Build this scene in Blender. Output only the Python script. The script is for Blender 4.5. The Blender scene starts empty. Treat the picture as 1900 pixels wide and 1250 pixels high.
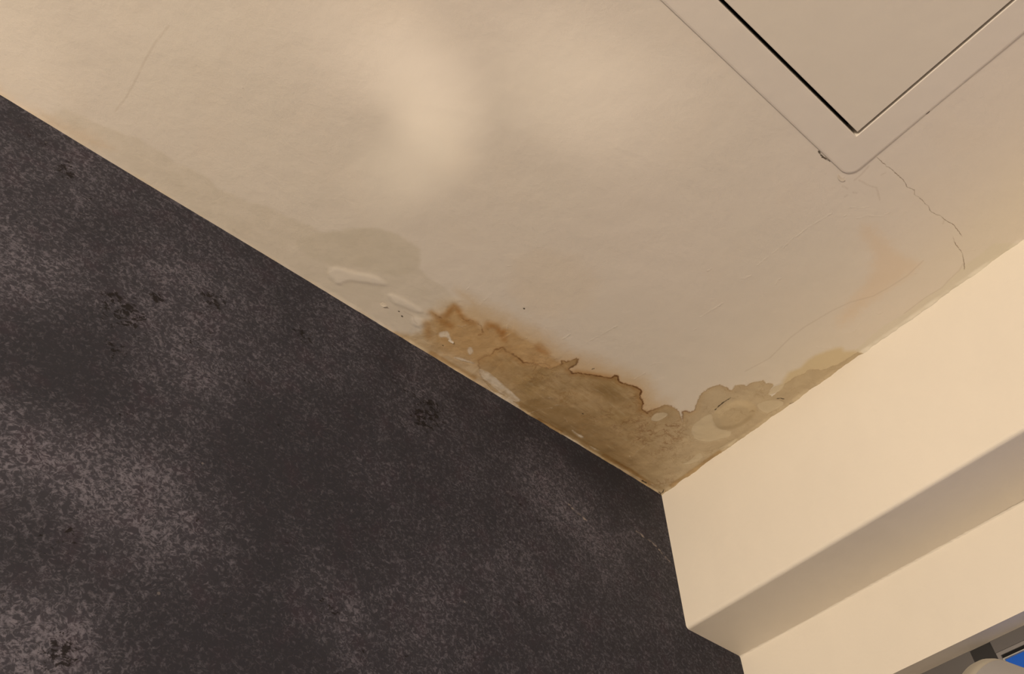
import bpy, bmesh, math, random
import numpy as np
from mathutils import Vector, Matrix

S = bpy.context.scene
COL = S.collection
H = 2.55                                   # ceiling height; room corner at x=0, y=0

# ---------------------------------------------------------------- camera
F_PX = 1573.21
CAM = (-0.96014, -0.72105, H - 1.0)
RT = ((0.76722254, -0.64133746, -0.00747188),      # image right
      (0.49562811, 0.60022627, -0.62775887),       # image down
      (0.4070901, 0.47792748, 0.778372))           # view direction
cd = bpy.data.cameras.new('camera')
cam = bpy.data.objects.new('camera', cd)
COL.objects.link(cam)
cd.sensor_fit = 'HORIZONTAL'
cd.sensor_width = 36.0
cd.lens = F_PX / 1900 * 36
cd.clip_start = 0.02
m = Matrix.Identity(4)
for i in range(3):
    m[i][0] = RT[0][i]
    m[i][1] = -RT[1][i]
    m[i][2] = -RT[2][i]
    m[i][3] = CAM[i]
cam.matrix_world = m
S.camera = cam

# ---------------------------------------------------------------- world (blue dusk outside), exposure, lights
w = bpy.data.worlds.new('dusk')
S.world = w
w.use_nodes = True
bg = w.node_tree.nodes['Background']
bg.inputs[0].default_value = (0.017, 0.088, 0.32, 1)
bg.inputs[1].default_value = 1.0
S.view_settings.view_transform = 'Standard'
S.view_settings.look = 'None'
S.view_settings.gamma = 1.0
S.view_settings.use_curve_mapping = False
S.view_settings.exposure = 0.0
WARM = (1.0, 0.84, 0.655)


def aim(o, target):
    d = Vector(target) - o.location
    o.rotation_euler = d.to_track_quat('-Z', 'Y').to_euler()


def area(name, loc, target, size, power, color=WARM):
    l = bpy.data.lights.new(name, 'AREA')
    l.energy = power
    l.color = color
    l.size = size
    o = bpy.data.objects.new(name, l)
    COL.objects.link(o)
    o.location = loc
    aim(o, target)
    return o


def spot(name, loc, target, half_deg, power, color=WARM, blend=1.0, soft=0.02):
    l = bpy.data.lights.new(name, 'SPOT')
    l.energy = power
    l.color = color
    l.spot_size = math.radians(2 * half_deg)
    l.spot_blend = blend
    l.shadow_soft_size = soft
    o = bpy.data.objects.new(name, l)
    COL.objects.link(o)
    o.location = loc
    aim(o, target)
    return o


area('room_light', (-2.9, -1.2, 1.6), (0.0, -0.75, 2.15), 0.5, 57.0)
area('low_room_light', (-1.9, -1.7, 0.9), (-0.8, -0.4, 2.55), 0.9, 6.0)


# ---------------------------------------------------------------- helpers
def unproj(px, axis, v):
    """photo pixel -> point on the plane coordinate[axis] = v"""
    a, b = (px[0] - 950) / F_PX, (px[1] - 625) / F_PX
    d = [RT[0][i] * a + RT[1][i] * b + RT[2][i] for i in range(3)]
    t = (v - CAM[axis]) / d[axis]
    return tuple(CAM[i] + d[i] * t for i in range(3))


def cl(pts):
    """photo pixels -> (x, y) on the ceiling"""
    return np.array([unproj(p, 2, H)[:2] for p in pts])


def zz(ox, oy, s, pts):
    """points read in an enlarged view -> photo pixels"""
    return [(ox + x / s, oy + y / s) for x, y in pts]


def link(name, bm, mat, parent=None, smooth=False):
    me = bpy.data.meshes.new(name)
    bm.to_mesh(me)
    bm.free()
    if smooth:
        for p in me.polygons:
            p.use_smooth = True
    me.materials.append(mat)
    o = bpy.data.objects.new(name, me)
    COL.objects.link(o)
    if parent:
        o.parent = parent
    return o


def box(bm, x0, x1, y0, y1, z0, z1, bev=0.0, seg=2):
    v = [bm.verts.new(p) for p in ((x0, y0, z0), (x1, y0, z0), (x1, y1, z0), (x0, y1, z0),
                                   (x0, y0, z1), (x1, y0, z1), (x1, y1, z1), (x0, y1, z1))]
    fs = [bm.faces.new([v[i] for i in f]) for f in
          ((3, 2, 1, 0), (4, 5, 6, 7), (0, 1, 5, 4), (1, 2, 6, 5), (2, 3, 7, 6), (3, 0, 4, 7))]
    if bev:
        es = list({e for f in fs for e in f.edges})
        bmesh.ops.bevel(bm, geom=es, offset=bev, segments=seg, profile=0.5, affect='EDGES')


def lathe(bm, prof, n=40):
    """prof: (radius, height) pairs, turned about z"""
    rings = []
    for r, z in prof:
        if r < 1e-6:
            rings.append([bm.verts.new((0, 0, z))])
        else:
            rings.append([bm.verts.new((r * math.cos(2 * math.pi * k / n), r * math.sin(2 * math.pi * k / n), z))
                          for k in range(n)])
    for a, b in zip(rings, rings[1:]):
        for k in range(n):
            q = [a[k % len(a)], a[(k + 1) % len(a)], b[(k + 1) % len(b)], b[k % len(b)]]
            u = []
            for x in q:
                if x not in u:
                    u.append(x)
            if len(u) > 2:
                bm.faces.new(u)
    bmesh.ops.recalc_face_normals(bm, faces=bm.faces)


def structure(o):
    o['kind'] = 'structure'
    return o


class NT:
    """small node-graph writer"""
    def __init__(s, name, rough=0.6, spec=0.3):
        s.m = bpy.data.materials.new(name)
        s.m.use_nodes = True
        s.t = s.m.node_tree
        s.b = s.t.nodes['Principled BSDF']
        s.b.inputs['Roughness'].default_value = rough
        s.b.inputs['Specular IOR Level'].default_value = spec

    def put(s, v, sock):
        if isinstance(v, bpy.types.NodeSocket):
            s.t.links.new(v, sock)
        elif isinstance(v, (tuple, list)) and sock.type == 'RGBA' and len(v) == 3:
            sock.default_value = (*v, 1)
        else:
            sock.default_value = v

    def math(s, op, a, b=0.0, c=0.0, clamp=False):
        n = s.t.nodes.new('ShaderNodeMath')
        n.operation = op
        n.use_clamp = clamp
        for i, v in enumerate((a, b, c)):
            s.put(v, n.inputs[i])
        return n.outputs[0]

    def ramp(s, v, lo, hi, a=0.0, b=1.0):
        n = s.t.nodes.new('ShaderNodeMapRange')
        n.interpolation_type = 'SMOOTHSTEP'
        for i, x in enumerate((v, lo, hi, a, b)):
            s.put(x, n.inputs[i])
        return n.outputs[0]

    def attr(s, name):
        n = s.t.nodes.new('ShaderNodeAttribute')
        n.attribute_name = name
        return n.outputs['Fac']

    def coords(s):
        return s.t.nodes.new('ShaderNodeTexCoord').outputs['Object']

    def mapping(s, v, scale=(1, 1, 1), rot=(0, 0, 0), loc=(0, 0, 0)):
        n = s.t.nodes.new('ShaderNodeMapping')
        s.put(v, n.inputs[0])
        n.inputs['Scale'].default_value = scale
        n.inputs['Rotation'].default_value = rot
        n.inputs['Location'].default_value = loc
        return n.outputs[0]

    def noise(s, v, scale, detail=4.0, rough=0.55, dist=0.0, color=False):
        n = s.t.nodes.new('ShaderNodeTexNoise')
        s.put(v, n.inputs['Vector'])
        n.inputs['Scale'].default_value = scale
        n.inputs['Detail'].default_value = detail
        n.inputs['Roughness'].default_value = rough
        n.inputs['Distortion'].default_value = dist
        return n.outputs['Color' if color else 'Fac']

    def voronoi(s, v, scale, feature='F1'):
        n = s.t.nodes.new('ShaderNodeTexVoronoi')
        n.feature = feature
        s.put(v, n.inputs['Vector'])
        n.inputs['Scale'].default_value = scale
        return n.outputs['Distance']

    def mix(s, f, a, b, mode='MIX'):
        n = s.t.nodes.new('ShaderNodeMix')
        n.data_type = 'RGBA'
        n.blend_type = mode
        s.put(f, n.inputs[0])
        s.put(a, n.inputs[6])
        s.put(b, n.inputs[7])
        return n.outputs[2]

    def bump(s, h, strength, dist, normal=None):
        n = s.t.nodes.new('ShaderNodeBump')
        n.inputs['Strength'].default_value = strength
        n.inputs['Distance'].default_value = dist
        s.put(h, n.inputs['Height'])
        if normal is not None:
            s.t.links.new(normal, n.inputs['Normal'])
        return n.outputs[0]

    def out(s, color=None, normal=None, rough=None):
        if color is not None:
            s.put(color, s.b.inputs['Base Color'])
        if normal is not None:
            s.t.links.new(normal, s.b.inputs['Normal'])
        if rough is not None:
            s.put(rough, s.b.inputs['Roughness'])
        return s.m


PAINT = (0.785, 0.728, 0.658)


def plain_paint(name, color, rough=0.6, grain=1.0):
    n = NT(name, rough)
    v = n.coords()
    big = n.noise(v, 3.0, 3)
    c = n.mix(n.ramp(big, 0.35, 0.7), color, tuple(x * 0.965 for x in color))
    fine = n.noise(v, 420, 3)
    wav = n.noise(v, 22, 3)
    nb = n.bump(wav, 0.25 * grain, 0.006, n.bump(fine, 0.12 * grain, 0.001))
    return n.out(c, nb)


# ---------------------------------------------------------------- number fields for the ceiling
def vnoise(x, y, seed=0):
    xi, yi = np.floor(x).astype(np.int64), np.floor(y).astype(np.int64)
    fx, fy = x - xi, y - yi
    fx, fy = fx * fx * (3 - 2 * fx), fy * fy * (3 - 2 * fy)

    def h(a, b):
        n = (a * 374761393 + b * 668265263 + seed * 1274126177) & 0xffffffff
        n = ((n ^ (n >> 13)) * 1274126177) & 0xffffffff
        return ((n ^ (n >> 16)) & 0xffff) / 65535.0
    return ((h(xi, yi) * (1 - fx) + h(xi + 1, yi) * fx) * (1 - fy)
            + (h(xi, yi + 1) * (1 - fx) + h(xi + 1, yi + 1) * fx) * fy)


def fbm(x, y, scale, oct=4, seed=0):
    s, a, t = 0, 1, 0
    for k in range(oct):
        s = s + a * vnoise(x * scale + 7.3 * k, y * scale - 3.1 * k, seed + k)
        t += a
        a *= 0.5
        scale *= 2.03
    return s / t


def seg_dist(P, pts, closed, weights=None, signed=False):
    n = len(pts)
    best = np.full(len(P), 1e9)
    wt = np.zeros(len(P))
    sg = np.ones(len(P))
    for i in range(n if closed else n - 1):
        a, b = pts[i], pts[(i + 1) % n]
        ab = b - a
        L = max(ab @ ab, 1e-12)
        t = np.clip(((P - a) @ ab) / L, 0, 1)
        q = P - a - t[:, None] * ab
        d = np.hypot(q[:, 0], q[:, 1])
        k = d < best
        best[k] = d[k]
        if weights is not None:
            ww = weights[i] * (1 - t) + weights[(i + 1) % n] * t
            wt[k] = ww[k]
        if signed:
            c = ab[0] * q[:, 1] - ab[1] * q[:, 0]
            sg[k] = np.sign(c[k])
    return best, wt, sg


def inside(P, pts):
    c = np.zeros(len(P), bool)
    n = len(pts)
    for i in range(n):
        a, b = pts[i], pts[i - 1]
        if abs(a[1] - b[1]) < 1e-12:
            continue
        k = ((a[1] > P[:, 1]) != (b[1] > P[:, 1])) & \
            (P[:, 0] < (b[0] - a[0]) * (P[:, 1] - a[1]) / (b[1] - a[1]) + a[0])
        c ^= k
    return c


def rounded(pts, times=2):
    for _ in range(times):
        nx_ = np.roll(pts, -1, 0)
        pts = np.stack([pts * 0.75 + nx_ * 0.25, pts * 0.25 + nx_ * 0.75], 1).reshape(-1, 2)
    return pts


def sdf(P, pix, weights=None, soft=False):
    """signed distance in millimetres, positive inside"""
    pts = cl(pix)
    if soft:
        pts = rounded(pts)
    d, wt, _ = seg_dist(P, pts, True, weights)
    return np.where(inside(P, pts), d, -d) * 1000, wt


def lines(P, polys):
    """distance in millimetres to a set of strokes"""
    best = np.full(len(P), 1e9)
    for pl in polys:
        d, _, _ = seg_dist(P, cl(pl), False)
        best = np.minimum(best, d)
    return best * 1000


# outlines of the water marks, traced on the ceiling plane
A_TOP = [(930, 742, 0), (905, 715, 0), (890, 695, .1), (887, 667, .4), (900, 660, .4), (912, 657, .6), (918, 649, .7), (933, 643, .8), (940, 651, .5),
         (953, 657, .5), (963, 665, .8), (972, 672, .8), (990, 673, .3), (1003, 679, .25), (1021, 683, .25),
         (1034, 679, .4), (1044, 675, .7), (1041, 669, .6), (1052, 671, .6), (1069, 665, .7), (1073, 667, .7),
         (1069, 677, .7), (1058, 682, .7), (1056, 686, .8), (1063, 692, 1), (1074, 692, .95), (1085, 694, 1), (1100, 695, .9),
         (1114, 698, 1), (1124, 700, .95), (1135, 701, 1), (1140, 696, 1.3), (1147, 698, 1.3), (1149, 708, 1), (1164, 713, 1.1),
         (1180, 717, 1.2), (1191, 725, 1.2), (1188, 733, 1.1), (1193, 748, 1.1), (1191, 758, 1), (1201, 766, .8), (1207, 761, .6),
         (1217, 758, .5), (1227, 753, .3), (1235, 750, .3), (1246, 753, .4), (1256, 759, .3), (1260, 765, .3), (1264, 777, .3),
         (1267, 782, .2), (1266, 770, .5), (1266, 763, .7), (1272, 761, .8), (1280, 765, .6), (1289, 761, .4), (1292, 750, .3),
         (1296, 738, .3), (1304, 727, .3), (1312, 721, .3), (1322, 717, .3), (1335, 714, .3), (1348, 718, .3), (1354, 723, .3),
         (1358, 723, .2), (1364, 715, .2), (1374, 713, .2), (1385, 716, .2), (1391, 712, .2), (1398, 709, .2), (1408, 708, .2), (1416, 706, .2),
         (1421, 711, .2), (1429, 711, .2), (1437, 713, .1), (1430, 722, .05), (1426, 731, 0), (1432, 735, 0), (1440, 729, 0), (1456, 712, 0),
         (1464, 706, .1), (1477, 698, .1), (1490, 693, .1), (1500, 686, .05), (1509, 684, .05), (1522, 686, .05), (1535, 684, .05), (1545, 678, .05), (1554, 676, .05),
         (1575, 663, .05), (1590, 652, 0), (1610, 655, 0), (1500, 790, 0), (1240, 990, 0), (1000, 840, 0)]
B_OUT = zz(550, 450, 3.5714, [(590, 560), (640, 585), (700, 600), (760, 612), (820, 600), (845, 560), (862, 525), (905, 495),
                              (895, 462), (960, 490), (985, 470), (1005, 432), (1040, 408), (1075, 425), (1090, 470), (1110, 498),
                              (1160, 515), (1200, 535), (1232, 565), (1270, 530), (1320, 540), (1355, 585), (1400, 560),
                              (1450, 590), (1500, 630), (1560, 660)]) + \
    [(1008, 650), (1040, 672), (1060, 690), (1000, 760), (990, 830), (700, 700)]
B_LINE = [zz(550, 450, 3.5714, [(1085, 478), (1100, 500), (1130, 520), (1150, 512), (1165, 516), (1178, 523)]),
          zz(550, 450, 3.5714, [(1205, 538), (1225, 553), (1230, 575), (1237, 600), (1222, 608), (1203, 612)]),
          zz(550, 450, 3.5714, [(900, 465), (925, 480), (960, 500)]),
          zz(900, 600, 3.789, [(1390, 620), (1410, 612), (1435, 622)]),
          zz(1200, 600, 3.789, [(720, 615), (735, 605), (755, 615)]),
          zz(1100, 780, 8.335, [(850, 165), (890, 150), (920, 190), (900, 230), (870, 210)]),
          zz(1100, 780, 8.335, [(1120, 60), (1160, 90), (1320, 80)]),
          zz(1100, 780, 8.335, [(700, 300), (750, 260), (790, 235)])]
HALO = [(870, 560), (850, 540), (890, 560), (1000, 610), (1060, 650), (1130, 672), (1200, 700), (1222, 735), (1240, 745), (1230, 775),
        (1150, 800), (1000, 760), (900, 690), (800, 650), (790, 590), (830, 560)]
TAN = [(1452, 706), (1464, 690), (1485, 682), (1498, 668), (1511, 659), (1535, 650), (1551, 645), (1562, 643), (1568, 650),
       (1590, 650), (1600, 656), (1560, 690), (1500, 720), (1440, 735)]
DAMP = [(120, 200), (150, 215), (206, 238), (236, 249), (258, 255), (280, 270), (306, 283), (324, 299), (354, 312), (387, 330),
        (405, 349), (435, 362), (464, 375), (494, 382), (523, 395), (553, 410), (578, 419), (600, 432), (647, 424), (689, 421),
        (731, 431), (763, 450), (781, 463), (779, 497), (795, 515), (830, 535), (850, 560), (830, 600), (800, 690), (600, 620), (0, 240)]
DAMP2 = [(540, 455), (565, 440), (600, 430), (647, 423), (689, 421), (731, 431), (763, 450), (782, 463), (779, 499),
         (740, 516), (690, 506), (650, 494), (600, 492)]
PALE = [zz(550, 450, 3.5714, [(210, 215), (225, 172), (270, 162), (400, 200), (500, 215), (580, 250), (605, 285), (520, 275),
                              (400, 258), (330, 250), (285, 282), (240, 250)]),
        zz(550, 450, 3.5714, [(600, 340), (660, 350), (760, 400), (840, 450), (820, 470), (720, 430), (640, 400)]),
        zz(550, 450, 3.5714, [(760, 500), (800, 490), (860, 525), (820, 560), (770, 545)])]
DISK = [zz(1200, 600, 3.789, [(310, 740), (340, 700), (400, 655), (455, 632), (468, 690), (500, 735), (570, 752), (600, 760), (590, 790),
                              (520, 812), (430, 835), (350, 822), (318, 785)]),
        zz(1200, 600, 3.789, [(770, 575), (800, 552), (850, 542), (945, 540), (968, 568), (900, 610), (850, 637), (800, 615)]),
        zz(1200, 600, 3.789, [(240, 992), (300, 968), (345, 925), (372, 908), (400, 935), (370, 965), (310, 988)]),
        zz(1200, 600, 3.789, [(25, 680), (45, 635), (110, 620), (160, 635), (125, 670), (60, 690)]),
        zz(1200, 600, 3.789, [(500, 880), (600, 820), (650, 800), (600, 850), (520, 885)]),
        zz(1200, 600, 3.789, [(850, 500), (880, 450), (940, 425), (975, 430), (950, 470), (890, 495)])]
BLISTER = zz(1200, 600, 3.789, [(455, 690), (465, 630), (510, 590), (590, 540), (700, 530), (770, 570), (770, 640), (700, 700), (620, 740),
                                (530, 752), (475, 730)])
WHITE = [zz(900, 600, 3.789, [(30, 470), (70, 480), (150, 510), (215, 560), (240, 590), (290, 625), (280, 640), (160, 570), (60, 500)]),
         zz(550, 450, 3.5714, [(1200, 830), (1260, 850), (1350, 920), (1440, 1000), (1500, 1050), (1440, 1060), (1330, 980), (1220, 890)]),
         zz(780, 560, 8.928, [(290, 510), (400, 480), (480, 500), (500, 590), (545, 660), (500, 670), (430, 570), (310, 600)]),
         zz(780, 560, 8.928, [(770, 760), (850, 745), (870, 830), (830, 890), (780, 850)]),
         zz(780, 560, 8.928, [(520, 920), (610, 905), (800, 970), (930, 1030), (850, 1030), (700, 980)]),
         zz(900, 600, 3.789, [(520, 765), (600, 800), (700, 870), (740, 915), (690, 900), (600, 840)]),
         zz(900, 600, 3.789, [(600, 740), (650, 770), (700, 800), (660, 800)]),
         zz(900, 600, 3.789, [(720, 850), (780, 880), (830, 905), (770, 890)]),
         zz(550, 450, 3.5714, [(545, 400), (575, 395), (600, 418), (570, 422)])]
CAULK = zz(1300, 450, 3.125, [(1700, 0), (1620, 70), (1525, 130), (1440, 220), (1400, 260), (1300, 320), (1180, 410), (1060, 480), (900, 620),
                              (960, 680), (1500, 330), (2000, 0)])
PINK = zz(1400, 300, 3.124, [(620, 370), (680, 360), (730, 420), (800, 490), (900, 560), (960, 590), (900, 660), (780, 740),
                             (640, 850), (500, 960), (480, 900), (600, 760), (680, 640), (680, 520), (630, 440)])
PINK2 = [(955, 480), (1010, 465), (1070, 480), (1110, 520), (1090, 570), (1000, 590), (950, 550)]
CRACKS = [zz(1450, 200, 3.5714, [(640, 335), (700, 390), (735, 412), (770, 445), (805, 475), (820, 500), (832, 525), (880, 545), (882, 575),
                                 (930, 608), (950, 632), (975, 650), (985, 685), (1020, 705), (1055, 715), (1080, 740), (1140, 775), (1165, 805), (1190, 845)]),
          zz(1450, 200, 3.5714, [(1138, 860), (1148, 895), (1172, 925), (1195, 960), (1208, 1010), (1212, 1065)])]
FAINT = [[(1563, 345), (1573, 350)], [(1583, 357), (1591, 358)], [(1567, 365), (1573, 362)], [(1585, 335), (1600, 322), (1612, 308)]] + [zz(1450, 200, 3.5714, [(515, 480), (580, 515), (630, 530), (642, 570), (652, 610)]),
         zz(1300, 450, 3.125, [(1290, 105), (1200, 190), (1100, 255), (1000, 310), (870, 345), (760, 395), (600, 490), (520, 550), (460, 610), (400, 670),
                               (260, 745)]),
         zz(1100, 780, 8.335, [(440, 745), (560, 830), (700, 900), (830, 965), (930, 1010), (960, 1040)]),
         zz(1300, 450, 3.125, [(1525, 115), (1500, 160), (1440, 215), (1400, 260), (1300, 320), (1180, 410)]),
         zz(550, 450, 3.5714, [(712, 456), (735, 470), (768, 484)]), zz(550, 450, 3.5714, [(775, 490), (782, 520), (800, 535)]),
         zz(1450, 200, 3.5714, [(1080, 740), (1068, 768)]), zz(1450, 200, 3.5714, [(660, 445), (690, 430)]),
         zz(0, 0, 3.572, [(1120, 170), (1030, 280), (960, 400), (900, 530), (840, 640), (760, 740)])]
GOUGE = [zz(1200, 600, 3.789, [(480, 606), (510, 576), (540, 552), (575, 532), (590, 520)]),
         zz(1200, 600, 3.789, [(915, 528), (940, 526), (965, 531)]),
         zz(1500, 180, 6.945, [(135, 700), (172, 758), (222, 795), (275, 832)]),
         zz(1500, 180, 6.945, [(140, 715), (178, 775)]),
         zz(900, 600, 3.789, [(755, 322), (768, 318)]),
         zz(550, 450, 3.5714, [(676, 456), (682, 458)]),
         zz(550, 450, 3.5714, [(700, 488), (703, 490)]), zz(550, 450, 3.5714, [(1508, 437), (1511, 439)]),
         zz(550, 450, 3.5714, [(970, 680), (974, 684)]), zz(900, 600, 3.789, [(685, 632), (690, 634)]),
         zz(1100, 780, 8.335, [(990, 1080), (1020, 1100), (1045, 1120), (1055, 1160)]),
         zz(1100, 780, 8.335, [(1045, 1120), (1080, 1108), (1100, 1060)]),
         zz(1100, 780, 8.335, [(760, 925), (800, 950), (830, 965)]),
         zz(1200, 600, 3.789, [(1005, 560), (1030, 548)]),
         zz(1200, 0, 2.714, [(282, 192), (290, 205)]), zz(1200, 0, 2.714, [(1408, 570), (1422, 562)])]
SMUDGE = [[(800, 580), (815, 590), (830, 582), (843, 567), (852, 576)], [(905, 601), (922, 605), (932, 618), (935, 630)],
          [(855, 585), (866, 594), (880, 599)], [(820, 595), (835, 605)], [(790, 600), (795, 625)], [(1000, 640), (1015, 655)], [(1070, 690), (1130, 700)]]
STRIP = [[(722, 618), (760, 645), (800, 668)], [(800, 655), (850, 683), (880, 700)], [(1120, 845), (1170, 872), (1205, 898)],
         [(1245, 900), (1275, 880), (1310, 855), (1335, 838)], [(1000, 778), (1040, 800)]]
SCUFF = [zz(1300, 450, 3.125, p) for p in (
    [(435, 240), (445, 215), (470, 205)], [(215, 210), (250, 208), (290, 190)], [(230, 225), (265, 205)], [(345, 305), (355, 296)],
    [(40, 165), (60, 150)], [(895, 510), (910, 485), (925, 465)], [(1000, 400), (1030, 390), (1050, 405)], [(1010, 410), (1040, 412)],
    [(665, 605), (720, 612), (780, 600)], [(780, 550), (840, 525), (890, 520)], [(1230, 180), (1250, 175)], [(1565, 40), (1590, 42)],
    [(1295, 110), (1310, 105)], [(0, 430), (130, 350)], [(330, 130), (470, 20)])] + \
    [zz(1450, 200, 3.5714, p) for p in (
        [(450, 660), (520, 665), (580, 655)], [(500, 735), (570, 712), (660, 720), (720, 690)], [(415, 715), (440, 705)],
        [(420, 740), (440, 732)], [(140, 975), (160, 972)], [(90, 860), (180, 790), (330, 700)], [(10, 930), (90, 850)])] + \
    [zz(550, 450, 3.5714, p) for p in (
        [(1215, 415), (1262, 368)], [(1400, 155), (1430, 150)], [(1410, 205), (1425, 200)], [(1430, 250), (1440, 245)],
        [(1120, 320), (1150, 290)], [(1365, 635), (1440, 590)], [(1395, 545), (1400, 600)], [(870, 690), (905, 680)], [(1065, 550), (1100, 555), (1140, 540)],
        [(980, 812), (1020, 820)], [(1510, 640), (1530, 630)])] + \
    [zz(900, 600, 3.789, p) for p in (
        [(700, 145), (780, 100), (930, 15)], [(540, 115), (600, 75)], [(1150, 300), (1190, 280), (1260, 275)], [(1050, 390), (1130, 345)],
        [(480, 575), (510, 572)], [(310, 630), (400, 600), (470, 595)], [(440, 520), (455, 522)], [(1470, 45), (1485, 35)],
        [(1060, 905), (1140, 850)], [(1270, 830), (1310, 838), (1335, 815)], [(555, 660), (580, 690)], [(1010, 930), (1020, 934)])] + \
    [zz(1100, 780, 8.335, [(430, 730), (560, 815), (700, 885), (830, 945), (960, 1000)])] + \
    [zz(200, 0, 1.9, p) for p in ([(473, 307), (480, 309)], [(1410, 938), (1420, 935)], [(1662, 208), (1666, 210)])] + \
    [zz(1200, 0, 2.714, p) for p in ([(980, 75), (995, 65)], [(1678, 488), (1690, 484)], [(420, 958), (425, 955)], [(270, 135), (272, 150)],
                                     [(965, 890), (980, 902), (995, 892)], [(970, 900), (985, 908)])]


# ---------------------------------------------------------------- ceiling
def ceiling_material():
    n = NT('ceiling_paint', 0.62, 0.25)
    v = n.coords()
    n1 = n.math('SUBTRACT', n.noise(v, 55, 7, 0.62), 0.5)
    n2 = n.math('SUBTRACT', n.noise(v, 230, 5, 0.6), 0.5)
    jag = n.math('MULTIPLY_ADD', n1, 16.0, n.math('MULTIPLY', n2, 7.0))      # millimetres
    mott = n.noise(v, 38, 6, 0.6, 0.6)
    mott2 = n.noise(v, 130, 5, 0.65, 0.4)

    def mask(name, k, lo, hi, top=1.0):
        d = n.math('MULTIPLY_ADD', jag, k, n.attr(name)) if k else n.attr(name)
        return n.ramp(d, lo, hi, 0.0, top)

    c = n.mix(n.ramp(n.noise(v, 2.6, 3), 0.35, 0.7), PAINT, (0.77, 0.72, 0.64))
    c = n.mix(n.ramp(n.noise(v, 9, 4), 0.5, 0.75, 0, 0.5), c, (0.79, 0.72, 0.63))
    mul = lambda f, c, col: n.mix(f, c, col, 'MULTIPLY')
    c = mul(mask('pink', 1.5, -12, 14, 0.8), c, (1.0, 0.92, 0.83))
    c = mul(mask('pink_far', 1.5, -16, 12, 0.4), c, (1.0, 0.95, 0.88))
    c = mul(mask('caulk', 0.3, -2, 3, 0.8), c, (0.97, 0.98, 0.93))
    c = mul(mask('damp', 0.5, -3, 4.5, 0.85), c, n.mix(n.ramp(mott, 0.35, 0.65), (0.905, 0.895, 0.855), (0.95, 0.94, 0.91)))
    c = mul(mask('damp_dark', 0.4, -4, 5, 0.75), c, (0.925, 0.925, 0.90))
    c = n.mix(mask('pale', 0.35, -3, 4, 0.65), c, (0.83, 0.78, 0.70))
    # brown halo, first stain, wet stain
    c = mul(mask('halo', 1.3, -18, 26, 0.95), c, (0.88, 0.74, 0.54))
    bcol = n.mix(n.ramp(mott, 0.3, 0.7), (0.765, 0.625, 0.43), (0.86, 0.755, 0.58))
    c = mul(mask('stain', 0.55, -5, 7, 0.9), c, bcol)
    sm = n.ramp(n.math('MULTIPLY_ADD', jag, 0.45, n.attr('smudge')), 11, 0)
    c = mul(n.math('MULTIPLY', sm, 0.65), c, (0.76, 0.58, 0.36))
    rim = n.math('ABSOLUTE', n.math('SUBTRACT', n.math('MULTIPLY_ADD', jag, 0.55, n.attr('stain')), 4.0))
    c = mul(n.math('MULTIPLY', n.ramp(rim, 9, 0), n.ramp(n.noise(v, 24, 2), 0.5, 0.68, 0, 0.65)), c, (0.80, 0.58, 0.32))
    c = mul(mask('tan', 0.45, -5, 6, 0.85), c, (0.89, 0.80, 0.57))
    n3 = n.math('SUBTRACT', n.noise(v, 190, 4, 0.6), 0.5)
    wet = n.math('MULTIPLY_ADD', n3, 6.5, n.math('MULTIPLY_ADD', jag, 0.16, n.attr('wet')))
    g = n.attr('grey')                                       # 0 brown side .. 1 greyer side
    wcol = n.mix(n.ramp(mott, 0.3, 0.7), (0.52, 0.395, 0.22), (0.65, 0.51, 0.32))
    wcol = n.mix(n.ramp(n.noise(v, 14, 3), 0.42, 0.68, 0, 0.8), wcol, (0.50, 0.375, 0.19))
    wgrey = n.mix(n.ramp(mott, 0.3, 0.7), (0.66, 0.57, 0.42), (0.74, 0.655, 0.49))
    deep = n.ramp(n.attr('deep'), 0.1, 1.0, 0, 0.8)
    wcol = n.mix(deep, wcol, n.mix(n.ramp(mott, 0.3, 0.7), (0.36, 0.25, 0.11), (0.45, 0.325, 0.165)))
    brush = n.noise(n.mapping(v, (0.16, 1.0, 1.0), (0, 0, 0.08)), 190, 4, 0.6)
    wcol = n.mix(n.ramp(brush, 0.52, 0.72, 0, 0.28), wcol, (0.80, 0.71, 0.53))
    wcol = n.mix(n.ramp(brush, 0.47, 0.30, 0, 0.35), wcol, (0.40, 0.28, 0.14))
    wcol = n.mix(g, wcol, wgrey)
    curl = n.ramp(n.math('ABSOLUTE', n.math('SUBTRACT', n.noise(v, 48, 5, 0.6, 1.2), 0.5)), 0.03, 0.004)
    curl = n.math('MULTIPLY', curl, n.ramp(n.noise(v, 20, 2), 0.48, 0.64))
    stk = n.math('MAXIMUM', n.ramp(mott2, 0.57, 0.72, 0, 0.5), n.math('MULTIPLY', curl, 0.75))
    wcol = n.mix(stk, wcol, n.mix(g, (0.44, 0.29, 0.13), (0.55, 0.45, 0.30)))
    wm = n.ramp(wet, -0.7, 0.7)
    base = (0.80, 0.755, 0.69)
    wfull = n.mix(1.0, base, wcol, 'MULTIPLY')
    c = n.mix(n.math('MULTIPLY', wm, n.attr('fade')), c, wfull)
    # tide line
    ring = n.ramp(n.math('ABSOLUTE', n.math('SUBTRACT', wet, 0.4)), 2.3, 0.5)
    ring = n.math('MULTIPLY', ring, n.math('MULTIPLY', n.attr('ring'), n.ramp(n.noise(v, 90, 3), 0.3, 0.55, 0.6, 1.0)), clamp=True)
    c = n.mix(n.math('MULTIPLY', ring, 0.9), c, (0.17, 0.075, 0.022))
    glow = n.math('MULTIPLY', n.ramp(n.math('ABSOLUTE', n.math('ADD', wet, -3.0)), 9, 0), n.attr('ring'), clamp=True)
    c = mul(n.math('MULTIPLY', glow, 0.5), c, (0.86, 0.66, 0.42))
    bl = n.math('MULTIPLY_ADD', jag, 0.3, n.attr('stain_line'))
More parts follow.
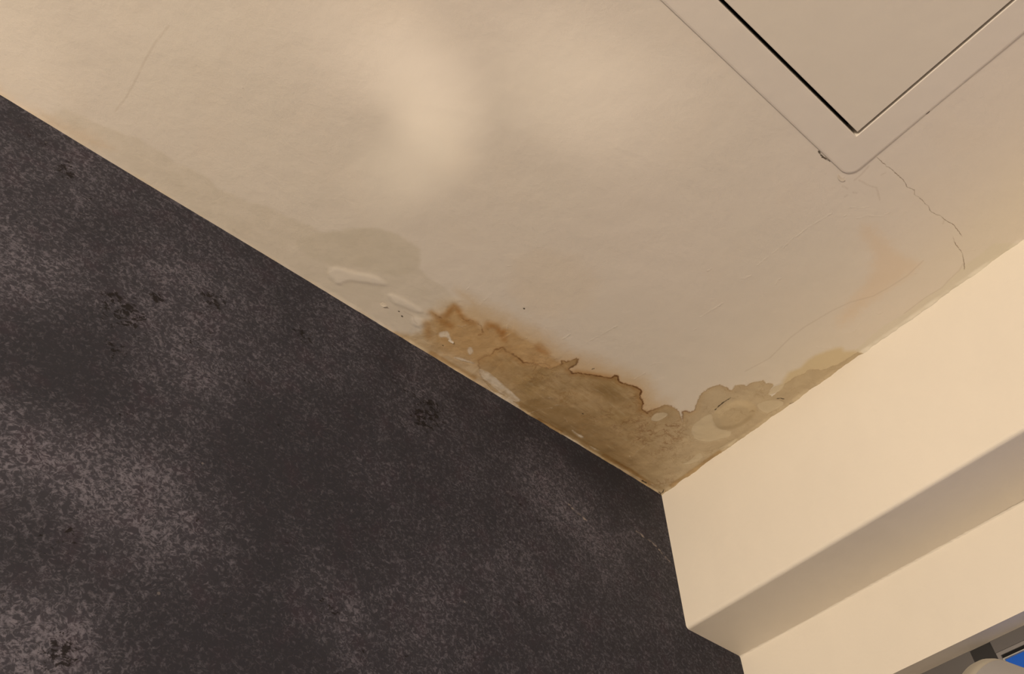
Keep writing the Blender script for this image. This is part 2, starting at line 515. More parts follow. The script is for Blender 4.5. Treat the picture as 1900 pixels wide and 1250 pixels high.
    c = n.mix(n.math('MULTIPLY', n.ramp(bl, 1.9, 0.3, 0, 0.7), n.ramp(n.noise(v, 140, 2), 0.35, 0.6, 0.25, 1)), c, (0.25, 0.12, 0.04))
    cz = n.ramp(n.math('ABSOLUTE', n.math('SUBTRACT', n.noise(v, 62, 5, 0.62, 0.5), 0.5)), 0.045, 0.005)
    cz = n.math('MULTIPLY', cz, n.math('MULTIPLY', n.attr('curl_zone'), n.ramp(n.noise(v, 33, 3), 0.4, 0.58)), clamp=True)
    c = n.mix(n.math('MULTIPLY', cz, 0.6), c, (0.27, 0.145, 0.06))
    # bare and flaked patches
    c = n.mix(mask('blister', 0.12, -1, 1.5, 0.55), c, (0.56, 0.46, 0.30))
    c = n.mix(mask('disk', 0.4, -1, 1.2, 0.85), c, (0.66, 0.575, 0.42))
    c = n.mix(n.math('MULTIPLY', mask('white', 0.45, -1.5, 2.5, 0.9), n.ramp(n.noise(v, 60, 4), 0.36, 0.56, 0.5, 1)), c, (0.78, 0.71, 0.60))
    # strip along the wall
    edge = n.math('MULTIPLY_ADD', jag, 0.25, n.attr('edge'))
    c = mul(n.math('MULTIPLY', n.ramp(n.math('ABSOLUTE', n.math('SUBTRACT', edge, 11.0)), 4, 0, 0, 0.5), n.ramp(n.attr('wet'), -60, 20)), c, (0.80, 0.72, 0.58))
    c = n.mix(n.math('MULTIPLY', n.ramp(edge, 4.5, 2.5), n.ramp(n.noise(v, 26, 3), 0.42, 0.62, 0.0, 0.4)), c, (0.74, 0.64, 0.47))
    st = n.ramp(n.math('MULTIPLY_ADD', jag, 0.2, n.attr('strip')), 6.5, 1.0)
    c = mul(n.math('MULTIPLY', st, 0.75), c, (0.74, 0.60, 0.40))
    # cracks and gouges
    ck = n.math('MULTIPLY_ADD', n2, 3.5, n.attr('crack'))
    ck = n.math('MULTIPLY', n.ramp(n.math('ABSOLUTE', ck), 0.8, 0.15), n.ramp(n.attr('crack_near'), 4.0, 2.5))
    ck = n.math('MULTIPLY', ck, n.ramp(n.noise(v, 75, 2), 0.35, 0.62, 0.25, 0.8))
    c = n.mix(ck, c, (0.26, 0.19, 0.13))
    ft = n.ramp(n.math('MULTIPLY_ADD', n2, 1.5, n.attr('faint')), 2.0, 0.5)
    c = n.mix(n.math('MULTIPLY', ft, 0.17), c, (0.40, 0.31, 0.23))
    gg = n.ramp(n.math('MULTIPLY_ADD', n.math('SUBTRACT', n.noise(v, 130, 3), 0.5), 4.0, n.attr('gouge')), 1.5, 0.6)
    c = n.mix(n.math('MULTIPLY', gg, 0.93), c, (0.07, 0.05, 0.03))
    sc = n.math('MULTIPLY', n.ramp(n.math('MULTIPLY_ADD', n2, 5.0, n.attr('scuff')), 1.6, 0.2), n.ramp(n.noise(v, 90, 2), 0.35, 0.65, 0.2, 1))
    c = n.mix(n.math('MULTIPLY', sc, 0.2), c, (0.90, 0.83, 0.74))
    # relief
    b = n.bump(n.noise(v, 620, 2), 0.16, 0.0006)
    b = n.bump(n.noise(v, 34, 4), 0.22, 0.004, b)
    rough_rel = n.math('MULTIPLY', n.noise(v, 110, 5, 0.6), n.ramp(n.attr('stain'), -20, 10, 0.08, 1.0))
    b = n.bump(rough_rel, 0.22, 0.003, b)
    b = n.bump(n.math('SUBTRACT', sc, n.math('ADD', ck, gg)), 0.3, 0.001, b)
    b = n.bump(n.math('ADD', wm, n.math('ADD', mask('disk', 0.2, -1, 1.2), mask('white', 0.3, -1, 1.5))), 0.35, 0.0012, b)
    b = n.bump(ft, -0.3, 0.001, b)
    r = n.ramp(n.attr('wet'), -5, 10, 0.62, 0.5)
    return n.out(c, b, r)


M_ceil = ceiling_material()
M_void = NT('dark_loft', 0.9).out((0.05, 0.045, 0.04))
HX1, HY1 = -0.3097, -0.63933             # hatch opening corner nearest the room corner
HFX, HFY = -0.2674, -0.59854             # outer corner of its frame
HS = 0.50                                # opening size
HX0, HY0 = HX1 - HS, HY1 - HS
FW = HFX - HX1                           # frame width


def build_ceiling():
    xs = np.concatenate([[-3.3, -2.6, -2.0, -1.6, -1.35], np.arange(-1.26, -0.72, 0.002), np.arange(-0.72, 0.0007, 0.0015)])
    ys = np.concatenate([[-2.9, -2.4, -1.9, -1.5, -1.2, -1.155, -1.12], np.arange(-0.96, -0.36, 0.002), np.arange(-0.36, 0.0007, 0.0015)])
    X, Y = np.meshgrid(xs, ys, indexing='ij')
    P = np.stack([X.ravel(), Y.ravel()], 1)
    nx, ny = len(xs), len(ys)
    at = {}
    at['wet'], ring = sdf(P, [(a, b) for a, b, _ in A_TOP], [q for _, _, q in A_TOP])
    at['ring'] = ring
    at['stain'], _ = sdf(P, B_OUT)
    at['halo'], _ = sdf(P, HALO)
    at['tan'], _ = sdf(P, TAN)
    at['damp'], _ = sdf(P, DAMP)
    at['damp_dark'], _ = sdf(P, DAMP2, soft=True)
    at['caulk'], _ = sdf(P, CAULK)
    at['pink'] = np.maximum(sdf(P, PINK)[0], sdf(P, [(-60, 130), (20, 180), (70, 205), (140, 235), (210, 275), (150, 270), (0, 190)])[0])
    at['pink_far'], _ = sdf(P, PINK2)
    at['blister'], _ = sdf(P, BLISTER, soft=True)
    for k, polys in (('pale', PALE), ('disk', DISK), ('white', WHITE)):
        at[k] = np.max([sdf(P, q, soft=True)[0] for q in polys], axis=0)
    at['stain_line'] = lines(P, B_LINE)
    best, sg = np.full(len(P), 1e9), np.ones(len(P))
    for pl in CRACKS:
        d, _, s = seg_dist(P, cl(pl), False, signed=True)
        k = d < best
        best[k] = d[k]
        sg[k] = s[k]
    at['crack'] = best * sg * 1000
    at['crack_near'] = best * 1000
    at['faint'] = lines(P, FAINT)
    at['gouge'] = lines(P, GOUGE)
    at['scuff'] = lines(P, SCUFF)
    at['smudge'] = lines(P, SMUDGE)
    at['strip'] = lines(P, STRIP)
    deep = 0
    for q, ra, rb in (((1075, 790), .085, .030), ((1010, 770), .05, .018), ((1150, 850), .05, .014), ((1130, 730), .04, .02), ((1230, 900), .03, .012)):
        dd = P - cl([q])[0]
        deep = deep + np.exp(-(dd[:, 0] / ra) ** 2 - (dd[:, 1] / rb) ** 2)
    at['deep'] = deep
    zone = 0
    for q, ra in (((1195, 800), .045), ((1240, 810), .035), ((1150, 770), .03), ((1000, 690), .03), ((1370, 765), .02), ((1230, 890), .02)):
        zone = zone + np.exp(-(np.hypot(*(P - cl([q])[0]).T) / ra) ** 2)
    at['curl_zone'] = zone
    fx = cl([(880, 690), (985, 720)])[:, 0]
    at['fade'] = 0.25 + 0.71 * np.clip((P[:, 0] - fx[0]) / (fx[1] - fx[0]), 0, 1)
    at['edge'] = -P[:, 1] * 1000
    c1, c2 = cl([(1180, 780), (1300, 790)])
    ax = c2 - c1
    t = ((P - c1) @ ax) / (ax @ ax)
    at['grey'] = np.clip(t, 0, 1) ** 1.2
    # real relief, metres, + is downwards
    sm = lambda d, a, b: np.clip((d - a) / (b - a), 0, 1) ** 2 * (3 - 2 * np.clip((d - a) / (b - a), 0, 1))
    dz = (fbm(P[:, 0], P[:, 1], 7, 3, 3) - 0.5) * 0.0016
    near = sm(at['stain'], -25, 10) + sm(at['wet'], -10, 10)
    dz += np.clip(near, 0, 1) * (fbm(P[:, 0], P[:, 1], 55, 4, 9) - 0.5) * 0.0014
    dz += sm(at['blister'], -1.5, 14) * 0.0030
    dz -= sm(at['disk'], -1.5, 1.5) * 0.0006
    dz -= sm(at['white'], -1.5, 1.5) * 0.0005
    dz += sm(at['pale'], -4, 4) * 0.0007
    bead = 5.0 + 4.0 * (fbm(P[:, 0], P[:, 1] * 0, 22, 3, 5) - 0.5)
    wob = 0.0008 + 0.0014 * (fbm(P[:, 0], P[:, 1] * 0, 60, 4, 21) - 0.5)
    dz += np.clip(1 + P[:, 1] * 1000 / bead, 0, 1) * wob * (0.3 + 0.7 * np.clip((P[:, 0] + 0.8) / 0.2, 0, 1))
    dz += np.clip(1 + P[:, 0] * 1000 / 5.0, 0, 1) * 0.006 * np.clip(fbm(P[:, 1], P[:, 0] * 0, 60, 5, 33) - 0.25, 0, 1)
    far = sm(-P[:, 0], 1.15, 1.25) + sm(-P[:, 1], 0.9, 0.955)
    dz *= np.clip(1 - far, 0, 1)
    Z = H - dz
    me = bpy.data.meshes.new('ceiling')
    idx = np.arange(nx * ny).reshape(nx, ny)
    q = np.stack([idx[:-1, :-1], idx[:-1, 1:], idx[1:, 1:], idx[1:, :-1]], -1).reshape(-1, 4)
    cx = ((X[:-1, :-1] + X[1:, 1:]) / 2).ravel()
    cy = ((Y[:-1, :-1] + Y[1:, 1:]) / 2).ravel()
    hole = (cx > HX0 - FW * 0.6) & (cx < HX1 + FW * 0.5) & (cy > HY0 - FW * 0.6) & (cy < HY1 + FW * 0.5)
    q = q[~hole]
    # loft above the ceiling, so that no sky shows through the hatch gap
    x0, x1, y0, y1, z1 = -3.3, 0.30, -2.9, 0.12, H + 0.3
    extra = np.array([(x0, y0, H), (x1, y0, H), (x1, y1, H), (x0, y1, H), (x0, y0, z1), (x1, y0, z1), (x1, y1, z1), (x0, y1, z1)])
    o = nx * ny
    eq = np.array([(4, 5, 6, 7), (0, 1, 5, 4), (1, 2, 6, 5), (2, 3, 7, 6), (3, 0, 4, 7)]) + o
    V = np.concatenate([np.stack([P[:, 0], P[:, 1], Z], 1), extra])
    Q = np.concatenate([q, eq])
    me.vertices.add(len(V))
    me.vertices.foreach_set('co', V.ravel())
    me.loops.add(Q.size)
    me.loops.foreach_set('vertex_index', Q.ravel().astype(np.int32))
    me.polygons.add(len(Q))
    me.polygons.foreach_set('loop_start', np.arange(0, Q.size, 4, dtype=np.int32))
    me.polygons.foreach_set('loop_total', np.full(len(Q), 4, dtype=np.int32))
    mi = np.zeros(len(Q), np.int32)
    mi[-5:] = 1
    me.materials.append(M_ceil)
    me.materials.append(M_void)
    me.polygons.foreach_set('material_index', mi)
    sm_ = np.ones(len(Q), bool)
    sm_[-5:] = False
    me.polygons.foreach_set('use_smooth', sm_)
    for k, a in at.items():
        A = me.attributes.new(k, 'FLOAT', 'POINT')
        A.data.foreach_set('value', np.concatenate([np.clip(a, -400, 400), np.zeros(8)]).astype(np.float32))
    me.update(calc_edges=True)
    ob = bpy.data.objects.new('ceiling', me)
    COL.objects.link(ob)
    return structure(ob)


ceiling = build_ceiling()


# ---------------------------------------------------------------- dark stone-look wall
def stone_material():
    n = NT('dark_stone_panel', 0.7, 0.15)
    v = n.coords()
    wv = n.mapping(v, (1, 1, 1))
    # broad clouds
    p = n.math('ADD', n.attr('cloud'), n.math('MULTIPLY', n.math('SUBTRACT', n.noise(wv, 9, 5, 0.6), 0.5), 1.0))
    mid = n.noise(wv, 60, 6, 0.65)
    p = n.math('ADD', p, n.math('MULTIPLY', n.math('SUBTRACT', mid, 0.5), 1.0))
    cloud = n.ramp(p, -0.5, 0.8)
    # short light worms, dense in the clouds
    w1 = n.noise(n.mapping(v, (1, 1, 1.25), (0, 0.5, 0)), 105, 4, 0.6, 1.3)
    ridge = n.math('SUBTRACT', 0.5, n.math('MULTIPLY', n.math('ABSOLUTE', n.math('SUBTRACT', w1, 0.5)), 3.2))
    w2 = n.noise(wv, 190, 4, 0.65, 0.5)
    hf = n.math('ADD', n.math('MULTIPLY', ridge, 0.42), n.math('MULTIPLY', w2, 0.62))
    dens = n.math('MULTIPLY_ADD', n.math('SUBTRACT', p, 0.05), 0.06, n.math('MULTIPLY_ADD', n.math('SUBTRACT', n.noise(wv, 27, 5, 0.65, 0.4), 0.5), 0.22, hf))
    light = n.ramp(dens, 0.41, 0.64)
    c = n.mix(cloud, (0.0275, 0.0275, 0.0365), (0.043, 0.042, 0.055))
    hue = n.noise(wv, 26, 3)
    c = n.mix(n.ramp(hue, 0.5, 0.72, 0, 0.6), c, n.mix(1.0, c, (1.2, 0.96, 1.0), 'MULTIPLY'))
    c = n.mix(n.ramp(hue, 0.5, 0.30, 0, 0.6), c, n.mix(1.0, c, (0.97, 1.01, 0.99), 'MULTIPLY'))
    c = n.mix(n.math('MULTIPLY', light, n.math('MULTIPLY_ADD', cloud, 0.5, 0.35)), c, (0.168, 0.160, 0.198))
    # black pits in clusters
    pn = n.noise(n.mapping(v, (1, 1, 1.3), (0, 0.4, 0)), 105, 6, 0.68, 0.5)
    clus = n.math('MAXIMUM', n.ramp(n.attr('pits'), 0.15, 0.9), n.ramp(n.noise(wv, 13, 2), 0.60, 0.75, 0, 0.45))
    pit = n.ramp(n.math('MULTIPLY_ADD', clus, 0.16, pn), 0.645, 0.70)
    c = n.mix(n.math('MULTIPLY', pit, 0.92), c, (0.012, 0.010, 0.011))
    vein = n.ramp(n.math('MULTIPLY_ADD', n.math('SUBTRACT', n.noise(wv, 120, 4), 0.5), 12.0, n.attr('vein')), 2.4, 0.2)
    c = n.mix(n.math('MULTIPLY', vein, n.ramp(n.noise(wv, 55, 3), 0.36, 0.58, 0.2, 0.9)), c, (0.32, 0.28, 0.26))
    fl = n.ramp(n.voronoi(wv, 26), 0.055, 0.03)
    fl = n.math('MULTIPLY', fl, n.ramp(n.noise(wv, 5, 1), 0.5, 0.62))
    c = n.mix(n.math('MULTIPLY', fl, 0.5), c, (0.30, 0.27, 0.26))
    b = n.bump(n.math('ADD', n.math('MULTIPLY', light, 0.5), n.math('MULTIPLY', pit, -1.0)), 0.25, 0.001)
    return n.out(c, b)


M_stone = stone_material()


def build_stone_wall():
    xs = np.concatenate([[-3.3, -2.4, -1.8, -1.4], np.arange(-1.24, 0.20, 0.004), [0.30]])
    zs = np.concatenate([[0.0, 0.6, 1.1, 1.5, 1.7], np.arange(1.75, H - 0.001, 0.004), [H]])
    X, Z = np.meshgrid(xs, zs, indexing='ij')
    nx, nz = len(xs), len(zs)
    P = np.stack([X.ravel(), Z.ravel()], 1)

    def wl(p):
        a = unproj(p, 1, 0.0)
        return np.array([a[0], a[2]])
    cloud = np.zeros(len(P))
    # (photo point, radius in metres, strength)
    for px, r, s in (((150, 300), .07, .5), ((60, 480), .06, .55), ((30, 560), .05, .4), ((30, 830), .07, .5), ((110, 880), .09, .7),
                     ((330, 1010), .08, .55), ((90, 1190), .05, .8), ((20, 1210), .05, .7), ((350, 520), .09, .35), ((280, 600), .07, .3),
                     ((420, 680), .06, .3), ((640, 600), .06, .3), ((800, 690), .05, .3), ((1010, 900), .06, .55), ((1080, 970), .06, .6),
                     ((1130, 1060), .05, .45), ((950, 1050), .06, .35), ((600, 1110), .05, .35), ((640, 1170), .05, .3), ((1180, 1000), .03, .25),
                     ((1230, 1150), .04, .25), ((800, 1180), .06, .2), ((130, 230), .04, .3), ((360, 350), .05, .2), ((240, 920), .06, .35),
                     ((100, 680), .08, -.9), ((160, 610), .05, -.5), ((60, 240), .04, -.3), ((200, 400), .05, -.3), ((60, 960), .05, -.6),
                     ((540, 850), .08, -.6), ((650, 760), .06, -.3), ((480, 740), .05, -.2), ((430, 900), .06, -.4), ((130, 1060), .07, -.5), ((240, 1160), .05, -.4),
                     ((420, 1190), .08, -.6), ((560, 1230), .05, -.5), ((640, 980), .07, -.5), ((500, 1040), .05, -.35), ((780, 900), .06, -.35),
                     ((1130, 880), .05, -.8), ((1190, 930), .04, -.6), ((1060, 830), .04, -.6), ((960, 780), .04, -.4), ((1150, 1100), .03, -.5), ((900, 960), .04, -.25),
                     ((450, 480), .05, -.15), ((560, 540), .05, -.2), ((720, 660), .03, -.3), ((850, 740), .03, -.3), ((1000, 1180), .05, -.2), ((1330, 1210), .04, -.3)):
        d = np.hypot(*(P - wl(px)).T)
        cloud += 0.78 * s * np.exp(-(d / r) ** 2)
    pits = np.zeros(len(P))
    for px, r, s in (((235, 590), .035, .8), ((215, 560), .02, .7), ((290, 552), .008, 1.5), ((395, 560), .03, .8), ((355, 640), .02, .7), ((215, 650), .015, .8),
                     ((120, 315), .02, .9), ((560, 620), .02, .8), ((470, 715), .015, .7), ((800, 760), .04, .9), ((780, 780), .02, .6),
                     ((1000, 970), .02, .6), ((1070, 1000), .02, .5), ((110, 1215), .02, .9), ((615, 1130), .02, .7), ((590, 1090), .015, .5),
                     ((620, 640), .03, .5), ((730, 710), .02, .5), ((180, 300), .02, .5)):
        d = np.hypot(*(P - wl(px)).T)
        pits += s * np.exp(-(d / r) ** 2)
    vein = np.full(len(P), 1e9)
    for pl in ([(1180, 985), (1198, 997), (1215, 1010), (1228, 1025), (1250, 1050)],
               [(1055, 935), (1075, 955), (1090, 965)]):
        d, _, _ = seg_dist(P, np.array([wl(q) for q in pl]), False)
        vein = np.minimum(vein, d * 1000)
    idx = np.arange(nx * nz).reshape(nx, nz)
    Q = np.stack([idx[:-1, :-1], idx[1:, :-1], idx[1:, 1:], idx[:-1, 1:]], -1).reshape(-1, 4)
    V = np.stack([P[:, 0], np.zeros(len(P)), P[:, 1]], 1)
    o = len(V)
    x0, x1, y1 = -3.3, 0.30, 0.12
    V = np.concatenate([V, [(x0, 0, 0), (x1, 0, 0), (x1, y1, 0), (x0, y1, 0), (x0, 0, H), (x1, 0, H), (x1, y1, H), (x0, y1, H)]])
    E_ = np.array([(3, 2, 1, 0), (4, 5, 6, 7), (1, 2, 6, 5), (2, 3, 7, 6), (3, 0, 4, 7)]) + o
    me = bpy.data.meshes.new('wall_left')
    me.from_pydata(V.tolist(), [], Q.tolist() + E_.tolist())
    me.materials.append(M_stone)
    for k, a in (('cloud', cloud), ('pits', pits), ('vein', vein)):
        A = me.attributes.new(k, 'FLOAT', 'POINT')
        A.data.foreach_set('value', np.concatenate([np.clip(a, -300, 300), np.zeros(8)]).astype(np.float32))
    me.update()
    ob = bpy.data.objects.new('wall_left', me)
    COL.objects.link(ob)
    return structure(ob)


build_stone_wall()

# ---------------------------------------------------------------- boxed lintel, window wall, rest of the room
M_wall = plain_paint('cream_wall_paint', (0.82, 0.765, 0.68), 0.55, 0.8)
M_floor = NT('grey_floor', 0.5).out((0.42, 0.36, 0.30))
X1, X2 = 0.1254, 0.15492                 # window wall face, window frame face
Z1, Z3 = H - 0.26742, H - 0.39833        # underside of the lintel box, head of the window opening
YW0, YW1, ZS = -1.75, -0.12, H - 1.50    # window opening


def profile_bar(name, prof, y0, y1, mat, ny=60, wob=0.0):
    """closed x-z outline drawn out along y; wob lets the bottom edge wander a little, as hand plastering does"""
    bm = bmesh.new()
    rings = []
    for k in range(ny + 1):
        y = y0 + (y1 - y0) * k / ny
        d = wob * (math.sin(y * 9.0) + 0.6 * math.sin(y * 23.0 + 1.0))
        rings.append([bm.verts.new((x + (d if x < 0.02 else 0) * 0.5, y, z + (d if z < H - 0.05 else 0))) for x, z in prof])
    n = len(prof)
    for a, b in zip(rings, rings[1:]):
        for i in range(n):
            bm.faces.new((a[i], a[(i + 1) % n], b[(i + 1) % n], b[i]))
    bm.faces.new(rings[0])
    bm.faces.new(rings[-1])
    bmesh.ops.recalc_face_normals(bm, faces=bm.faces)
    return link(name, bm, mat)


R_ = 0.006
prof = [(0.0, H), (0.0, Z1 + R_)]
prof += [(R_ - R_ * math.cos(a), Z1 + R_ - R_ * math.sin(a)) for a in [math.pi / 2 * k / 5 for k in range(1, 5)]]
prof += [(R_, Z1), (X1, Z1), (X1, H)]
beam = structure(profile_bar('trim_1', prof, -2.9, 0.0, M_wall, wob=0.0004))
for p in beam.data.polygons:
    p.use_smooth = False

# thin irregular filler line where the lintel box meets the window wall
bm = bmesh.new()
rr = random.Random(4)
rings = []
for k in range(0, 571):
    y = -2.9 + 2.9 * k / 570
    q = 0.0012 + 0.0009 * rr.random()
    rings.append([bm.verts.new(p) for p in ((X1, y, Z1), (X1 - q * 1.3, y, Z1), (X1 - q * 0.5, y, Z1 - q * 0.5), (X1, y, Z1 - q))])
for a, b in zip(rings, rings[1:]):
    for i in range(4):
        bm.faces.new((a[i], a[(i + 1) % 4], b[(i + 1) % 4], b[i]))
bmesh.ops.recalc_face_normals(bm, faces=bm.faces)
structure(link('trim_2', bm, M_wall))

bm = bmesh.new()
# inner leaf with the window opening, outer leaf with a wider opening for the shutter recess
for xa, xb, ya, yb, za, zb in ((X1, 0.172, YW0, YW1, ZS, Z3), (0.172, 0.30, YW0 - 0.1, YW1 + 0.1, ZS - 0.05, H - 0.10)):
    box(bm, xa, xb, -2.9, 0.0, zb, H)
    box(bm, xa, xb, yb, 0.0, 0, zb)
    box(bm, xa, xb, -2.9, ya, 0, zb)
    box(bm, xa, xb, ya, yb, 0, za)
structure(link('wall_right', bm, M_wall))
bm = bmesh.new()
box(bm, -3.3, -3.2, -2.9, 0.0, 0, H)
structure(link('wall_far', bm, M_wall))
bm = bmesh.new()
box(bm, -3.2, X1, -2.9, -2.8, 0, H)
structure(link('wall_rear', bm, M_wall))
bm = bmesh.new()
box(bm, -3.3, 0.30, -2.9, 0.12, -0.1, 0)
structure(link('floor', bm, M_floor))

# ---------------------------------------------------------------- window
M_frame = NT('grey_window_frame', 0.45, 0.3).out((0.125, 0.118, 0.118))
M_shadow_panel = NT('window_shadow_panel', 0.6, 0.3).out((0.028, 0.027, 0.028))  # near-black colour that paints a cast shadow
M_sash_lit = NT('lit_sash_edge', 0.4, 0.4).out((0.22, 0.21, 0.21))  # lighter than the frame: light on its bevel put into the colour
M_gasket = NT('black_gasket', 0.7, 0.2).out((0.008, 0.008, 0.009))
M_bead = NT('pale_glazing_bead', 0.4, 0.4).out((0.42, 0.42, 0.40))
g = NT('window_glass', 0.02)
nt = g.t
tr = nt.nodes.new('ShaderNodeBsdfTransparent')
tr.inputs[0].default_value = (0.93, 0.96, 1.0, 1)
gl = nt.nodes.new('ShaderNodeBsdfGlossy')
gl.inputs['Roughness'].default_value = 0.02
mx = nt.nodes.new('ShaderNodeMixShader')
mx.inputs[0].default_value = 0.012
nt.links.new(tr.outputs[0], mx.inputs[1])
nt.links.new(gl.outputs[0], mx.inputs[2])
nt.links.new(mx.outputs[0], nt.nodes['Material Output'].inputs['Surface'])
M_glass = g.m


def ring_bar(bm, y0, y1, z0, z1, w_, x0, x1):
    """four bars round the rectangle y0..y1, z0..z1, w_ wide, inside it"""
    box(bm, x0, x1, y0, y1, z1 - w_, z1)
    box(bm, x0, x1, y0, y1, z0, z0 + w_)
    box(bm, x0, x1, y1 - w_, y1, z0 + w_, z1 - w_)
    box(bm, x0, x1, y0, y0 + w_, z0 + w_, z1 - w_)


YS = -0.357                              # where the opening sash starts
bm = bmesh.new()
box(bm, X2, 0.178, -0.328, YW1, ZS, Z3)
box(bm, X2, 0.178, YW0, YS, Z3 - 0.0165, Z3)
box(bm, X2, 0.178, YW0, YS, ZS, ZS + 0.03)
box(bm, X2, 0.178, YW0, YW0 + 0.03, ZS + 0.03, Z3 - 0.0165)
window = structure(link('window_1', bm, M_frame))
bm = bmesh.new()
box(bm, X2 + 0.001, 0.178, YS, -0.328, ZS, Z3)  # dark panel nearly flush with the frame, standing for a shadow on it
link('shadow_panel', bm, M_shadow_panel, window)
bm = bmesh.new()
z_t = Z3 - 0.0165
ring_bar(bm, YW0 + 0.03, YS, ZS + 0.03, z_t, 0.0045, X2 + 0.001, X2 + 0.009)
link('sash', bm, M_sash_lit, window)
bm = bmesh.new()
box(bm, X2 + 0.0025, X2 + 0.0075, YW0 + 0.0355, YS - 0.0055, z_t - 0.0082, z_t - 0.0045)
link('gasket', bm, M_gasket, window)
bm = bmesh.new()
ring_bar(bm, YW0 + 0.0355, YS - 0.0045, ZS + 0.0355, z_t - 0.0082, 0.0013, X2 + 0.003, X2 + 0.0062)
link('glazing_bead', bm, M_bead, window)
bm = bmesh.new()
box(bm, X2 + 0.005, X2 + 0.009, YW0 + 0.0355, YS - 0.0055, ZS + 0.0355, z_t - 0.0092)
link('pane', bm, M_glass, window)

# ---------------------------------------------------------------- access hatch in the ceiling
M_hatch = plain_paint('hatch_paint', (0.785, 0.735, 0.67), 0.5, 0.6)
M_door = plain_paint('hatch_door_paint', (0.775, 0.725, 0.645), 0.5, 0.5)
hx, hy = (HX0 + HX1) / 2, (HY0 + HY1) / 2
hatch = bpy.data.objects.new('access_hatch', None)
COL.objects.link(hatch)
hatch.location = (hx, hy, H)
hatch['label'] = 'square cream painted access hatch with a raised frame, set flush in the stained ceiling'
hatch['category'] = 'hatch'


def rrect(a, r, z, n=8):
    out = []
    for sx, sy, t0 in ((1, 1, 0), (-1, 1, 90), (-1, -1, 180), (1, -1, 270)):
        for k in range(n + 1):
            t = math.radians(t0 + 90 * k / n)
            out.append((sx * (a - r) + r * math.cos(t), sy * (a - r) + r * math.sin(t), z))
    return out


def ring_mesh(loops, close=False):
    bm = bmesh.new()
    R = [[bm.verts.new(p) for p in lp] for lp in loops]
    for a, b in zip(R, R[1:] + ([R[0]] if close else [])):
        n = len(a)
        for k in range(n):
            bm.faces.new((a[k], a[(k + 1) % n], b[(k + 1) % n], b[k]))
    return bm, R


ho, hi = HS / 2 + FW, HS / 2
bm, _ = ring_mesh([rrect(ho, .017, 0.002), rrect(ho, .017, -0.0005), rrect(ho - .0008, .0164, -0.0011), rrect(ho - .0028, .0146, -0.0015),
                   rrect(hi + .0008, .0014, -0.0015), rrect(hi + .0002, .001, -0.0013), rrect(hi, .0008, -0.0009),
                   rrect(hi, .0008, 0.035), rrect(hi + .006, .001, 0.035), rrect(hi + .006, .001, 0.002)], True)
bmesh.ops.recalc_face_normals(bm, faces=bm.faces)
link('frame', bm, M_hatch, hatch)
bm = bmesh.new()
box(bm, -hi + 0.004, hi - 0.0040, -hi + 0.004, hi - 0.0046, -0.0013, 0.016, 0.0007, 2)
link('door', bm, M_door, hatch)

# ---------------------------------------------------------------- lifted paint flakes on the ceiling
M_flake = NT('loose_paint', 0.55, 0.3).out((0.80, 0.73, 0.62))
M_flake_dark = NT('stained_loose_paint', 0.55, 0.3).out((0.62, 0.49, 0.30))


def flake(pix, hinge, lift, mat):
    """a chip of paint hanging from its hinge side (photo pixel), lift in metres at its free end"""
    pts = cl(pix)
    hp = cl([hinge])[0]
    far = max(np.hypot(*(p - hp)) for p in pts)
    bm = bmesh.new()
    c = pts.mean(0)
    rings = []
    for f in (1.0, 0.66, 0.33):
        r = []
        for p in pts:
            q = c + (p - c) * f
            t = np.hypot(*(q - hp)) / far
            r.append(bm.verts.new((q[0], q[1], H - 0.0004 - lift * t ** 1.7)))
        rings.append(r)
    t = np.hypot(*(c - hp)) / far
    cv = bm.verts.new((c[0], c[1], H - 0.0004 - lift * t ** 1.7))
    n = len(pts)
    for a, b in zip(rings, rings[1:]):
        for k in range(n):
            bm.faces.new((a[k], a[(k + 1) % n], b[(k + 1) % n], b[k]))
    for k in range(n):
        bm.faces.new((rings[-1][k], rings[-1][(k + 1) % n], cv))
    up = bmesh.ops.extrude_face_region(bm, geom=list(bm.faces))['geom']
    for q in up:
        if isinstance(q, bmesh.types.BMVert):
            q.co.z += 0.0003
    bmesh.ops.recalc_face_normals(bm, faces=bm.faces)
    return link('paint_flake', bm, mat, ceiling)


flake(zz(1500, 180, 6.945, [(385, 990), (412, 1025), (440, 1040), (472, 1062), (450, 1085), (415, 1085), (380, 1050)]),
      (1560, 336), 0.0012, M_flake)
flake(zz(550, 450, 3.5714, [(555, 408), (572, 395), (602, 418), (575, 424)]), (706, 562), 0.0015, M_flake)
flake(zz(780, 560, 8.928, [(490, 590), (520, 640), (555, 655), (545, 680), (500, 665), (460, 640)]), (832, 628), 0.0012, M_flake)
flake(zz(900, 600, 3.789, [(505, 760), (525, 755), (530, 772), (515, 778)]), (1035, 800), 0.0012, M_flake_dark)

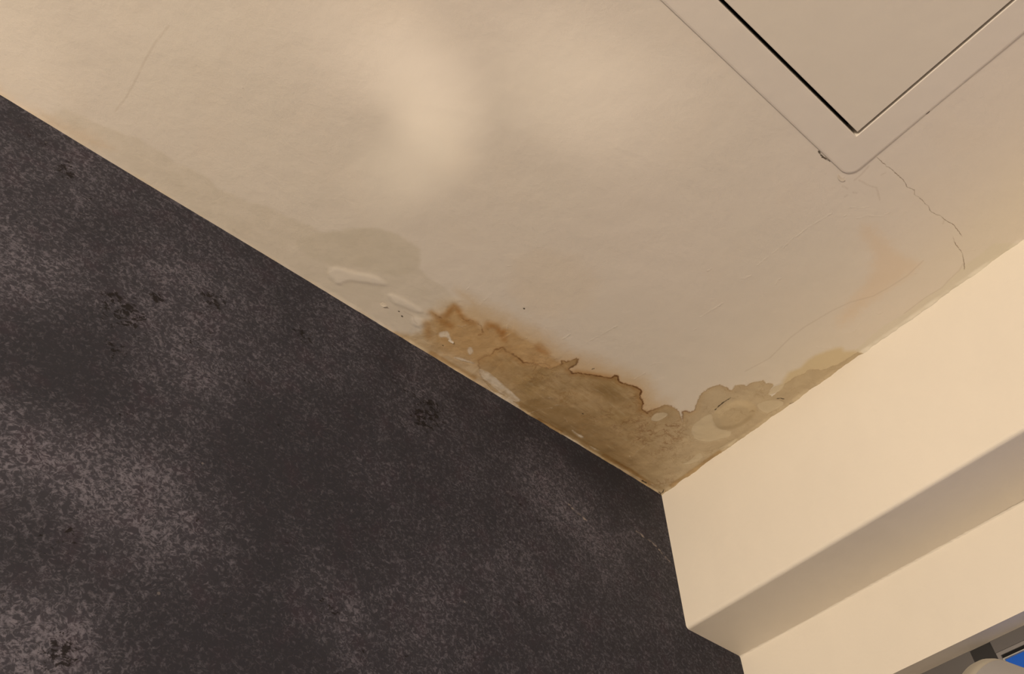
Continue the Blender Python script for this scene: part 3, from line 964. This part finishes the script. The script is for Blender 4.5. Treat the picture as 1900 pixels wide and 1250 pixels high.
# ---------------------------------------------------------------- lamp by the window, only the top of its shade in view
M_shade = NT('pale_lamp_shade', 0.45, 0.4).out((0.27, 0.262, 0.265))
M_lit_end = NT('lamp_end_lit_tint', 0.45, 0.4).out((0.31, 0.285, 0.24))  # warm light on the rounded end put into its colour
M_pole = NT('grey_lamp_metal', 0.35, 0.5).out((0.45, 0.43, 0.40))
tip = Vector(unproj((1806, 1283), 0, -0.03))
axis = Vector((-0.10, -0.68, -0.73)).normalized()        # from the rounded end along the shade
root = tip + axis * 0.16
base_xy = (root.x - 0.02, root.y - 0.10)
lamp = bpy.data.objects.new('floor_lamp', None)
COL.objects.link(lamp)
lamp.location = (base_xy[0], base_xy[1], 0)
lamp['label'] = 'pale grey lamp with a rounded tilted shade, in front of the blue window pane'
lamp['category'] = 'lamp'
bm = bmesh.new()
lathe(bm, [(0.0425, 0.026), (0.0432, 0.05), (0.0445, 0.10), (0.0465, 0.17), (0.049, 0.24), (0.0475, 0.24), (0.045, 0.17), (0.041, 0.05), (0.040, 0.026), (0.0425, 0.026)], 56)
mt = axis.to_track_quat('Z', 'Y').to_matrix().to_4x4()
mt.translation = tip - Vector(lamp.location)
bm.transform(mt)
link('lamp_shade', bm, M_shade, lamp, True)
bm = bmesh.new()
lathe(bm, [(0, 0), (0.012, 0.0003), (0.022, 0.0012), (0.029, 0.0032), (0.0350, 0.007), (0.0393, 0.0125), (0.0418, 0.019), (0.0428, 0.026), (0.0405, 0.0265), (0.036, 0.02), (0, 0.012)], 56)
bm.transform(mt)
lit_end = link('lit_shade_end', bm, M_lit_end, lamp, True)
lit_end['label'] = 'rounded end of the shade, tinted warm as if lit'
bm = bmesh.new()
lathe(bm, [(0, 0), (0.12, 0), (0.125, 0.006), (0.12, 0.018), (0.03, 0.026), (0.014, 0.04), (0, 0.04)], 48)
link('base', bm, M_pole, lamp, True)
bm = bmesh.new()
top = root - Vector(lamp.location) - axis * 0.02
pts = [Vector((0, 0, 0.03)), Vector((0, 0, 1.0)), Vector((0, 0, top.z - 0.10)), Vector((0.005, 0.03, top.z - 0.05)), top]
rings = []
for k, p in enumerate(pts):
    d = (pts[min(k + 1, len(pts) - 1)] - pts[max(k - 1, 0)]).normalized()
    q = d.to_track_quat('Z', 'Y')
    rings.append([bm.verts.new(p + q @ Vector((0.009 * math.cos(a), 0.009 * math.sin(a), 0))) for a in [2 * math.pi * i / 14 for i in range(14)]])
for a, b in zip(rings, rings[1:]):
    for k in range(14):
        bm.faces.new((a[k], a[(k + 1) % 14], b[(k + 1) % 14], b[k]))
bm.faces.new(rings[0])
bm.faces.new(rings[-1])
bmesh.ops.recalc_face_normals(bm, faces=bm.faces)
link('pole', bm, M_pole, lamp, True)

# ---------------------------------------------------------------- added unseen spots that stand in for reflected light patches on the ceiling
for px, rad, e in (((690, 85), .060, .38), ((760, 125), .055, .5), ((808, 180), .052, .66), ((822, 245), .048, .62), ((785, 300), .048, .5),
                   ((715, 335), .046, .38), ((985, 130), .065, .28), ((1060, 160), .07, .45), ((1150, 195), .075, .33), ((1230, 215), .08, .14), ((640, 60), .07, .15), ((-30, 105), .08, .5)):
    x, y = cl([px])[0]
    spot('ceiling_patch_light', (x - 0.1, y - 0.1, 1.3), (x, y, H), math.degrees(math.atan(rad * 1.6 / 1.25)), e * 10.5)
